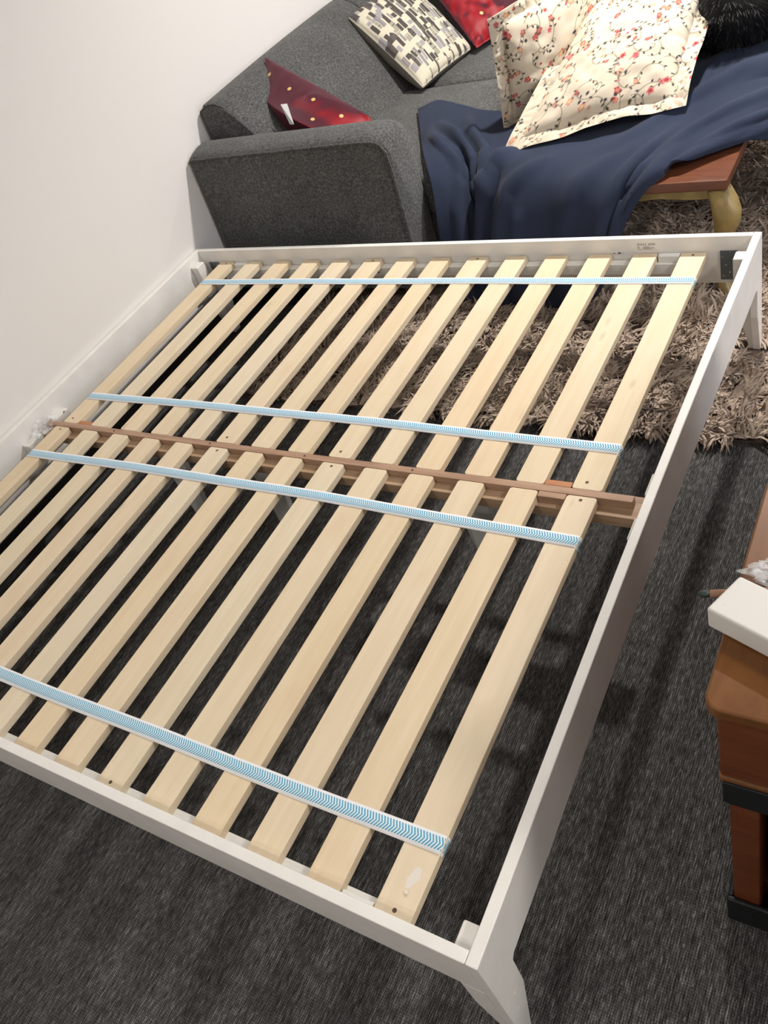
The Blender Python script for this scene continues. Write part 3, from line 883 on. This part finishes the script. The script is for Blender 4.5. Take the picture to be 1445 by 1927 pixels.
# 4 floral pillows
P1C = [(.700, .655, .445), (.985, .800, .460), (1.030, 1.010, .900), (.705, .690, .835)]
P1o, p1 = cushion('floral_pillow', P1C, .150, 250, [m_floral], None, .02, flange=.045, wr=.006, seed=21, colorfn=floral(3), power=.5, wav=.016)
tag(P1o, 'cream floral pillow standing upright beside the sofa seat, left of the larger one', 'pillow', 'cream floral pillows')
P2C = [(.780, .415, .478), (1.372, .590, .520), (1.420, 1.100, .800), (.965, 1.050, .800)]
P2o, p2 = cushion('floral_pillow', P2C, .150, 290, [m_floral], lambda S, T: T - (.90 - 1.5 * (S - .5) ** 2), .03, flange=.05, wr=.005, seed=33, colorfn=floral(9), power=.5, wav=.014)
tag(P2o, 'large cream floral pillow with ruffled edge lying on the navy bedding', 'pillow', 'cream floral pillows')

# ------------------------------------------------------------------ coffee table
CT = thing('coffee_table', (1.16, .75, 0), 'low red-brown wooden coffee table with gold curved legs, half under the navy bedding', 'table')
TX0, TX1, TY0, TY1, TZ = .99, 1.566, .266, 1.25, .420
box('tabletop', (TX0, TX1, TY0, TY1, TZ - .032, TZ), m_tabletop, CT, .004, 2)
ap = []
for k in range(25):
    t = k / 24; ap.append((TX0 + .04 + (TX1 - TX0 - .08) * t, .362 + .012 * math.sin(PI * t) ** .5 - .006 * abs(math.sin(3 * PI * t))))
prism('apron', [(TX0 + .04, TZ - .0325), *[(x, z - .012) for x, z in ap], (TX1 - .04, TZ - .0325)], 'y', TY0 + .018, TY0 + .034, m_gold, CT, .002)
ap = []
for k in range(25):
    t = k / 24; ap.append((TY0 + .04 + (TY1 - TY0 - .08) * t, .350 + .012 * math.sin(PI * t) ** .5 - .006 * abs(math.sin(3 * PI * t))))
prism('apron', [(TY0 + .04, TZ - .0325), *ap, (TY1 - .04, TZ - .0325)], 'x', TX1 - .034, TX1 - .018, m_gold, CT, .002)
def cabriole(cx, cy, sx, sy):
    prof = [(.3875, .000, .030), (.375, .006, .034), (.350, .020, .038), (.315, .030, .040), (.280, .030, .037), (.240, .020, .031), (.190, .006, .025), (.130, -.004, .020), (.080, .000, .018), (.050, .012, .021), (.030, .022, .027), (.014, .024, .026), (.006, .022, .020)]
    rings = []
    for z, off, h in prof:
        ox, oy = cx + sx * off, cy + sy * off
        ring = []
        for k in range(16):
            a = k * PI / 8; ca, sa = math.cos(a), math.sin(a)
            p = 3.2; rr = h / (abs(ca) ** p + abs(sa) ** p) ** (1 / p)
            ring.append((ox + rr * ca, oy + rr * sa, z))
        rings.append(ring)
    return loft('leg', rings[::-1], m_gold, CT)
for cx, cy, sx, sy in ((TX1 - .034, TY0 + .036, 1, -1), (TX0 + .05, TY0 + .036, -1, -1), (TX1 - .034, TY1 - .036, 1, 1), (TX0 + .05, TY1 - .036, -1, 1)):
    cabriole(cx, cy, sx, sy)

# ------------------------------------------------------------------ navy bedding
COLS = [
    [(.227, .890, .480), (.300, .760, .484), (.385, .600, .482), (.515, .372, .474), (.560, .300, .420), (.582, .235, .300), (.590, .200, .04)],
    [(.330, .885, .500), (.400, .730, .495), (.480, .550, .495), (.580, .400, .465), (.625, .300, .390), (.645, .235, .250), (.650, .200, .04)],
    [(.450, .840, .492), (.520, .690, .490), (.600, .540, .470), (.670, .430, .420), (.700, .330, .330), (.715, .250, .200), (.720, .215, .04)],
    [(.600, .790, .478), (.650, .650, .460), (.710, .520, .455), (.760, .400, .450), (.790, .290, .380), (.795, .215, .220), (.800, .185, .04)],
    [(.780, .800, .470), (.800, .650, .475), (.830, .500, .470), (.860, .350, .468), (.875, .250, .390), (.880, .190, .220), (.880, .165, .04)],
    [(.980, .900, .470), (.985, .700, .478), (.990, .500, .470), (.995, .340, .462), (.995, .245, .390), (.990, .190, .220), (.985, .165, .04)],
    [(1.170, 1.000, .500), (1.150, .760, .482), (1.130, .520, .468), (1.112, .330, .462), (1.108, .232, .405), (1.100, .190, .240), (1.095, .175, .05)],
    [(1.330, 1.050, .540), (1.290, .800, .500), (1.250, .560, .470), (1.232, .350, .462), (1.220, .236, .420), (1.205, .195, .300), (1.185, .185, .12)],
    [(1.450, 1.080, .580), (1.420, .850, .535), (1.370, .620, .486), (1.345, .430, .464), (1.325, .305, .456), (1.305, .228, .425), (1.285, .208, .35)],
    [(1.580, 1.120, .590), (1.560, .900, .555), (1.520, .700, .505), (1.470, .520, .470), (1.430, .400, .452), (1.400, .335, .446), (1.372, .300, .440)],
    [(1.740, 1.160, .590), (1.720, .950, .560), (1.690, .770, .510), (1.640, .610, .480), (1.590, .510, .462), (1.540, .450, .450), (1.500, .415, .440)],
    [(1.930, 1.200, .560), (1.910, 1.000, .530), (1.870, .830, .490), (1.800, .690, .450), (1.730, .590, .440), (1.670, .530, .430), (1.620, .492, .425)],
    [(2.120, 1.230, .380), (2.100, 1.050, .360), (2.060, .900, .330), (1.980, .780, .320), (1.900, .690, .320), (1.830, .630, .320), (1.770, .590, .320)],
]
def catmull(P, m):
    P = np.array(P, float)
    seglen = np.r_[0, np.cumsum(np.linalg.norm(np.diff(P, axis=0), axis=-1) if P.ndim == 2 else np.ones(len(P) - 1))]
    t = np.linspace(0, seglen[-1], m); out = []
    E = np.concatenate([[2 * P[0] - P[1]], P, [2 * P[-1] - P[-2]]])
    for q in t:
        i = min(np.searchsorted(seglen, q, side='right') - 1, len(P) - 2)
        u = (q - seglen[i]) / (seglen[i + 1] - seglen[i])
        p0, p1_, p2_, p3 = E[i], E[i + 1], E[i + 2], E[i + 3]
        out.append(.5 * (2 * p1_ + (p2_ - p0) * u + (2 * p0 - 5 * p1_ + 4 * p2_ - p3) * u * u + (3 * p1_ - p0 - 3 * p2_ + p3) * u ** 3))
    return np.array(out)
NV, NU = 150, 260
G = np.array([catmull(c, NV) for c in COLS])         # cols x NV x 3
G = catmull(G, NU)                                   # NU x NV x 3
dU = np.gradient(G, axis=0); dV = np.gradient(G, axis=1)
NR = np.cross(dU, dV); NR /= np.linalg.norm(NR, axis=-1, keepdims=True)
NR *= -1 if NR[NU // 2, NV // 3, 2] < 0 else 1
UU, VV = np.meshgrid(np.linspace(0, 1, NU), np.linspace(0, 1, NV), indexing='ij')
def fold(path, width, amp):
    """ridge along a path in (u, v)"""
    path = np.array(path, float); d = np.full(UU.shape, 9.0); tt = np.zeros(UU.shape)
    L = len(path) - 1
    for i in range(L):
        a, b = path[i], path[i + 1]; ab = b - a; asp = np.array([2.0, 1.0])
        px, py = (UU - a[0]) * asp[0], (VV - a[1]) * asp[1]; ax, ay = ab * asp
        t = np.clip((px * ax + py * ay) / (ax * ax + ay * ay), 0, 1)
        dd = np.hypot(px - t * ax, py - t * ay); m = dd < d
        d = np.where(m, dd, d); tt = np.where(m, (i + t) / L, tt)
    return amp * np.exp(-(d / width) ** 2) * np.clip(np.minimum(tt, 1 - tt) * 5 + .25, 0, 1)
D = np.zeros(UU.shape)
D += .006 * vnoise(UU * 9, VV * 4, 0, 4) + .0025 * vnoise(UU * 26, VV * 9, 0, 5)
FO = [([(.06, .30), (.11, .42), (.13, .55), (.10, .70), (.09, .90)], .035, .024),
      ([(.10, .22), (.16, .36), (.19, .46), (.17, .56), (.20, .62)], .030, .026),
      ([(.20, .12), (.19, .26), (.23, .38), (.22, .50), (.25, .58)], .028, .020),
      ([(.13, .62), (.17, .74), (.16, .92)], .035, .018),
      ([(.33, .36), (.27, .46), (.23, .60), (.20, .78), (.18, 1.0)], .040, .030),
      ([(.40, .50), (.33, .57), (.29, .70), (.26, .85), (.25, 1.0)], .035, .018),
      ([(.36, .64), (.34, .78), (.33, 1.0)], .03, .010),
      ([(.58, .58), (.50, .66), (.46, .82), (.45, 1.0)], .045, .012),
      ([(.66, .60), (.60, .72), (.56, .86), (.54, 1.0)], .035, .014),
      ([(.66, .74), (.62, .86), (.60, 1.0)], .025, .014),
      ([(.98, .42), (.86, .44), (.74, .40), (.62, .44), (.52, .50)], .045, .014),
      ([(.98, .62), (.86, .60), (.76, .66), (.68, .72)], .040, .014),
      ([(.95, .18), (.84, .20), (.74, .18), (.64, .24)], .045, .016),
      ([(.96, .78), (.86, .76), (.78, .84)], .030, .012)]
for p_, w_, a_ in FO: D += fold(p_, w_, a_ * 1.25)
for p_, w_, a_ in [([(.09, .34), (.13, .48), (.12, .62)], .02, -.016), ([(.15, .30), (.20, .44), (.20, .54)], .02, -.020), ([(.98, .50), (.88, .51), (.76, .49)], .02, -.010), ([(.30, .50), (.25, .62), (.22, .80)], .02, -.014)]:
    D += fold(p_, w_, a_)
G = G + NR * D[..., None]
ed = np.minimum(np.minimum(UU, 1 - UU) * 2, np.minimum(VV, 1 - VV))
vs = G.reshape(-1, 3); vs[:, 2] = np.maximum(vs[:, 2], .02)
ctr = vs.mean(0); ctr[2] = vs[:, 2].min()
idx = np.arange(NU * NV).reshape(NU, NV)
q = np.stack([idx[:-1, :-1], idx[1:, :-1], idx[1:, 1:], idx[:-1, 1:]], -1).reshape(-1, 4)
me = mesh('bedding', vs - ctr, [tuple(map(int, r)) for r in q], m_navy, True)
bd = obj('bedding', me, None, tuple(ctr))
sm = bd.modifiers.new('s', 'SOLIDIFY'); sm.thickness = .010; sm.offset = -1
tag(bd, 'navy blue cotton bedding draped over the coffee table and the sofa seat edge', 'bedding')

# ------------------------------------------------------------------ strands (rug pile, fur)
def strands(name, roots, dirs, lens, widths, mt, parent, loc, segs=3, droop=.5, curl=.5, flat=False):
    n_ = len(roots); r = RNG
    side = np.cross(dirs, [0, 0, 1.0]) + r.normal(0, .25, (n_, 3)); side /= np.linalg.norm(side, axis=1, keepdims=True)
    upv = np.cross(side, dirs); upv /= np.linalg.norm(upv, axis=1, keepdims=True)
    V = np.zeros((n_, segs + 1, 3, 3), np.float32)
    p = roots.copy(); d = dirs.copy()
    bendv = r.normal(0, curl, (n_, 3))
    for k in range(segs + 1):
        w_ = widths * [.55, 1.0, .85, .12, .1][k if segs == 3 else min(k, 4)]
        V[:, k, 0] = p - side * w_[:, None] * .5
        V[:, k, 1] = p + upv * (w_ * .30)[:, None]
        V[:, k, 2] = p + side * w_[:, None] * .5
        if k < segs:
            d = d + bendv / segs; d[:, 2] -= droop / segs; d /= np.linalg.norm(d, axis=1, keepdims=True)
            p = p + d * (lens / segs)[:, None]
            p[:, 2] = np.maximum(p[:, 2], .006) if flat else p[:, 2]
    V -= np.array(loc, np.float32)
    nv = (segs + 1) * 3
    base = (np.arange(n_) * nv)[:, None, None]
    f = []
    for k in range(segs):
        for c in range(2):
            a = k * 3 + c; f.append((a, a + 1, a + 4, a + 3))
    F = (base + np.array(f)[None]).reshape(-1, 4).astype(np.int32)
    me = bpy.data.meshes.new(name)
    me.vertices.add(n_ * nv); me.vertices.foreach_set('co', V.ravel())
    me.loops.add(len(F) * 4); me.loops.foreach_set('vertex_index', F.ravel())
    me.polygons.add(len(F)); me.polygons.foreach_set('loop_start', np.arange(len(F), dtype=np.int32) * 4)
    me.polygons.foreach_set('loop_total', np.full(len(F), 4, np.int32))
    me.materials.append(mt); me.update(calc_edges=True); me.shade_smooth()
    o = obj(name, me, parent, loc); o['kind'] = 'stuff'
    return o

# ------------------------------------------------------------------ shag rug
RX0, RX1, RY0, RY1 = -.06, 2.45, -.40, 2.05
rug = thing('shag_rug', (1.2, .8, 0), 'brown taupe shag rug under the coffee table and the far part of the bed', 'rug')
box('backing', (RX0, RX1, RY0, RY1, .001, .008), m_rugback, rug, 0)
step = .034
gx, gy = np.meshgrid(np.arange(RX0, RX1, step), np.arange(RY0, RY1, step), indexing='ij')
tx = gx.ravel() + RNG.uniform(-.012, .012, gx.size); ty = gy.ravel() + RNG.uniform(-.012, .012, gx.size)
NT = len(tx); PER = 20
ang = 2.6 * vnoise(tx * 2.6, ty * 2.6, 0, 11) + RNG.normal(0, 1.1, NT)
ang = np.repeat(ang, PER) + RNG.normal(0, .30, NT * PER)
lean = np.repeat(RNG.uniform(.75, 1.35, NT), PER) + RNG.normal(0, .18, NT * PER)
d = np.stack([np.cos(ang) * np.sin(lean), np.sin(ang) * np.sin(lean), np.abs(np.cos(lean)) + .12], 1); d /= np.linalg.norm(d, axis=1, keepdims=True)
hb = np.repeat(.010 + .014 * (vnoise(tx * 7, ty * 7, 0, 17) + 1) / 2 + RNG.uniform(0, .006, NT), PER)
rt = np.stack([np.repeat(tx, PER) + RNG.normal(0, .009, NT * PER), np.repeat(ty, PER) + RNG.normal(0, .009, NT * PER), hb], 1)
rt[:, 0] = np.clip(rt[:, 0], RX0, RX1); rt[:, 1] = np.clip(rt[:, 1], RY0, RY1)
# keep the fibres out of the feet standing on the rug
keep = np.ones(len(rt), bool)
for (cx, cy, rr) in ((1.66, -.005, .05), (TX1 - .034, TY0 + .036, .05), (1.70, -.03, .03)):
    keep &= np.hypot(rt[:, 0] - cx, rt[:, 1] - cy) > rr
rt, d = rt[keep], d[keep]
strands('pile', rt, d, RNG.uniform(.044, .070, len(rt)), RNG.uniform(.0065, .0115, len(rt)), m_rug, rug, (1.2, .8, 0), 3, .75, .45, True)

# ------------------------------------------------------------------ black fur throw
def lump(name, parts, mt):
    bm = bmesh.new()
    mb = bpy.data.metaballs.new('mb')
    mb.resolution = .03; mb.render_resolution = .03
    for (x, y, z, r, sx, sy, sz) in parts:
        e = mb.elements.new(type='ELLIPSOID'); e.co = (x, y, z); e.radius = r * 2.0; e.size_x, e.size_y, e.size_z = sx, sy, sz
    o = bpy.data.objects.new('mbo', mb); COL.objects.link(o)
    dg = bpy.context.evaluated_depsgraph_get(); me = bpy.data.meshes.new_from_object(o.evaluated_get(dg)); bpy.data.objects.remove(o)
    return me
fl = lump('fur', [(1.43, .99, .62, .13, 1, .8, .8), (1.50, 1.02, .66, .17, 1, .8, .75), (1.72, 1.10, .70, .20, 1, .8, .7), (1.42, 1.25, .72, .18, .8, 1, .8), (1.62, 1.32, .80, .22, 1.1, 1, .7), (1.90, 1.20, .68, .2, 1, 1, .7)], m_fur)
co = np.zeros(len(fl.vertices) * 3, np.float32); fl.vertices.foreach_get('co', co); co = co.reshape(-1, 3)
no = np.zeros(len(fl.vertices) * 3, np.float32); fl.vertices.foreach_get('normal', no); no = no.reshape(-1, 3)
co += no * (.018 * vnoise(co[:, 0] * 12, co[:, 1] * 12, co[:, 2] * 12, 41))[:, None]
ctr = np.array([co[:, 0].mean(), co[:, 1].mean(), co[:, 2].min()])
fl.vertices.foreach_set('co', (co - ctr).ravel()); fl.materials.clear(); fl.materials.append(m_fur); fl.update(); fl.shade_smooth(); fl.name = 'fur_throw'
fo = obj('fur_throw', fl, None, tuple(ctr)); tag(fo, 'black fluffy fur throw heaped on the navy bedding beside the large floral pillow', 'throw')
K = 22000
tri = []
for p in fl.polygons:
    tri.append((p.vertices[0], p.vertices[1], p.vertices[2]))
tri = np.array(tri); pick = RNG.integers(0, len(tri), K); bc = RNG.dirichlet((1, 1, 1), K)
rp = (co[tri[pick]] * bc[..., None]).sum(1); rn = (no[tri[pick]] * bc[..., None]).sum(1)
sw = np.stack([np.cos(3 * vnoise(rp[:, 0] * 3, rp[:, 1] * 3, 0, 8)), np.sin(3 * vnoise(rp[:, 0] * 3, rp[:, 1] * 3, 0, 8)), np.full(K, -.5)], 1)
dd = rn * .7 + sw * .6 + RNG.normal(0, .2, (K, 3)); dd /= np.linalg.norm(dd, axis=1, keepdims=True)
strands('fur_hair', rp.astype(float), dd, RNG.uniform(.018, .032, K), RNG.uniform(.0010, .0018, K), m_fur, fo, tuple(ctr), 2, .6, .3)

# ------------------------------------------------------------------ chest / side table at the right
CH = thing('wooden_chest', (2.25, -1.15, 0), 'orange-brown wooden chest with black iron bands, at the right edge', 'chest')
CX0, CX1, CY0, CY1, CZ = 1.960, 2.62, -1.652, -.55, .720
rr_ = .022
poly = []
for cx, cy, a0 in ((CX1 - rr_, CY0 + rr_, -PI / 2), (CX1 - rr_, CY1 - rr_, 0), (CX0 + rr_, CY1 - rr_, PI / 2), (CX0 + rr_, CY0 + rr_, PI)):
    for k in range(6):
        a = a0 + k * PI / 10; poly.append((cx + rr_ * math.cos(a), cy + rr_ * math.sin(a)))
prism('chest_top', poly, 'z', CZ - .022, CZ, m_cab, CH, .004, 3)
box('chest_body', (1.974, CX1 - .014, CY0 + .008, CY1 - .014, .535, CZ - .0225), m_cabside, CH, .006, 3)
box('moulding', (1.9725, CX1 - .010, CY0 + .006, CY1 - .010, .522, .5345), m_cab, CH, .005, 3)
# posts, recessed panels and iron bands
for (x0, x1) in ((1.984, 2.026), (CX1 - .07, CX1 - .018)):
    for (y0, y1) in ((CY0 + .012, CY0 + .064), (CY1 - .07, CY1 - .018)):
        box('corner_post', (x0, x1, y0, y1, .012, .5215), m_cabside, CH, .003)
box('side_panel', (2.040, CX1 - .075, CY0 + .026, CY0 + .042, .060, .5215), m_cabside, CH, .003)
box('side_panel', (1.996, 2.008, CY0 + .080, CY1 - .075, .060, .5215), m_cabside, CH, .003)
box('side_panel', (CX1 - .042, CX1 - .030, CY0 + .070, CY1 - .075, .060, .5215), m_cabside, CH, .003)
box('side_panel', (2.050, CX1 - .075, CY1 - .042, CY1 - .030, .060, .5215), m_cabside, CH, .003)
ib = prism('iron_band', [(1.978, .523), (1.978, .470), (1.984, .462), (2.040, .462), (2.046, .440), (2.052, .432), (2.060, .445), (2.066, .462), (CX1 - .03, .462), (CX1 - .03, .523)], 'y', CY0 + .004, CY0 + .0115, m_iron, CH, .002)
box('iron_band', (1.9775, 1.9835, CY0 + .005, CY0 + .070, .462, .521), m_iron, CH, .002)
box('iron_foot', (1.974, CX1 - .012, CY0 + .002, CY0 + .0115, .004, .095), m_iron, CH, .003)
box('iron_foot', (1.974, 1.9835, CY0 + .0120, CY0 + .072, .004, .095), m_iron, CH, .003)
box('plinth', (1.990, CX1 - .016, CY0 + .070, CY1 - .02, .010, .058), m_cabside, CH, .002)

# white panel piece lying skewed on the chest
def slab(name, corner, u, v, lu, lv, z0, z1, mt, bevel):
    u = np.array(u) / np.linalg.norm(u); v = np.array(v) / np.linalg.norm(v); c = np.array(corner)
    P = [c, c + u * lu, c + u * lu + v * lv, c + v * lv]
    vs = [(p[0] - c[0], p[1] - c[1], 0) for p in P] + [(p[0] - c[0], p[1] - c[1], z1 - z0) for p in P]
    me = mesh(name, vs, BF, mt)
    bm = bmesh.new(); bm.from_mesh(me); bmesh.ops.recalc_face_normals(bm, faces=bm.faces); bm.to_mesh(me); bm.free()
    return obj(name, me, None, (c[0], c[1], z0), bevel, 3)
A_ = np.array([1.939, -1.530]); B_ = np.array([1.967, -1.466])
wp = slab('white_board', A_, (1.0, -.375), B_ - A_, .52, np.linalg.norm(B_ - A_) , CZ + .001, CZ + .040, m_panel, .004)
tag(wp, 'thick off-white painted board lying askew on the wooden chest, its end overhanging', 'board')
rod_ = tube('thin_rod', [(1.9310, -1.4800, CZ + .0065), (2.02, -1.452, CZ + .0065), (2.16, -1.408, CZ + .0065)], .0052, m_copper, None, 10)
tag(rod_, 'thin copper-brown rod with a dark green tip poking out from under the white board', 'rod')
# move the rod clear of the board: it lies behind it
tp = tube('rod_tip', [(1.9305, -1.48016, CZ + .0065), (1.9255, -1.4817, CZ + .0065), (1.9205, -1.4833, CZ + .0065), (1.9165, -1.4845, CZ + .0065)], .0050, m_dkgreen, rod_, 10, [1, 1.1, .95, .5])

# crumpled clear plastic bags
def crumple(name, c, R_, seed, label, cat='bag', n=22, squash=.5):
    bm = bmesh.new(); bmesh.ops.create_icosphere(bm, subdivisions=4, radius=1)
    P = np.array([v.co[:] for v in bm.verts])
    k = 1 + .26 * vnoise(P[:, 0] * 2.2 + 5, P[:, 1] * 2.2, P[:, 2] * 2.2, seed) + .20 * (1 - 2 * np.abs(vnoise(P[:, 0] * 4.5, P[:, 1] * 4.5, P[:, 2] * 4.5, seed + 1))) + .08 * vnoise(P[:, 0] * 11, P[:, 1] * 11, P[:, 2] * 11, seed + 2)
    Q = P * k[:, None] * np.array(R_)
    Q[:, 2] = np.maximum(Q[:, 2], -R_[2] * squash) + R_[2] * squash
    for v, q_ in zip(bm.verts, Q): v.co = q_
    me = bpy.data.meshes.new(name); bm.to_mesh(me); bm.free(); me.materials.append(m_plastic)
    o = obj(name, me, None, c); tag(o, label, cat)
    return o
pb = crumple('plastic_bag', (2.046, -1.430, CZ + .001), (.072, .024, .022), 5, 'crumpled clear plastic bag on the wooden chest behind the white board')
blk = box('wooden_block', (1.998, 2.075, -1.446, -1.432, CZ + .003, CZ + .018), m_beam, None, .002)
tag(blk, 'small brown wooden piece inside the clear plastic bag on the chest', 'block')
pb2 = crumple('plastic_bag', (-.352, -.992, .331), (.030, .052, .024), 9, 'small crumpled clear plastic bag caught on the left end of the centre beam', squash=.35)
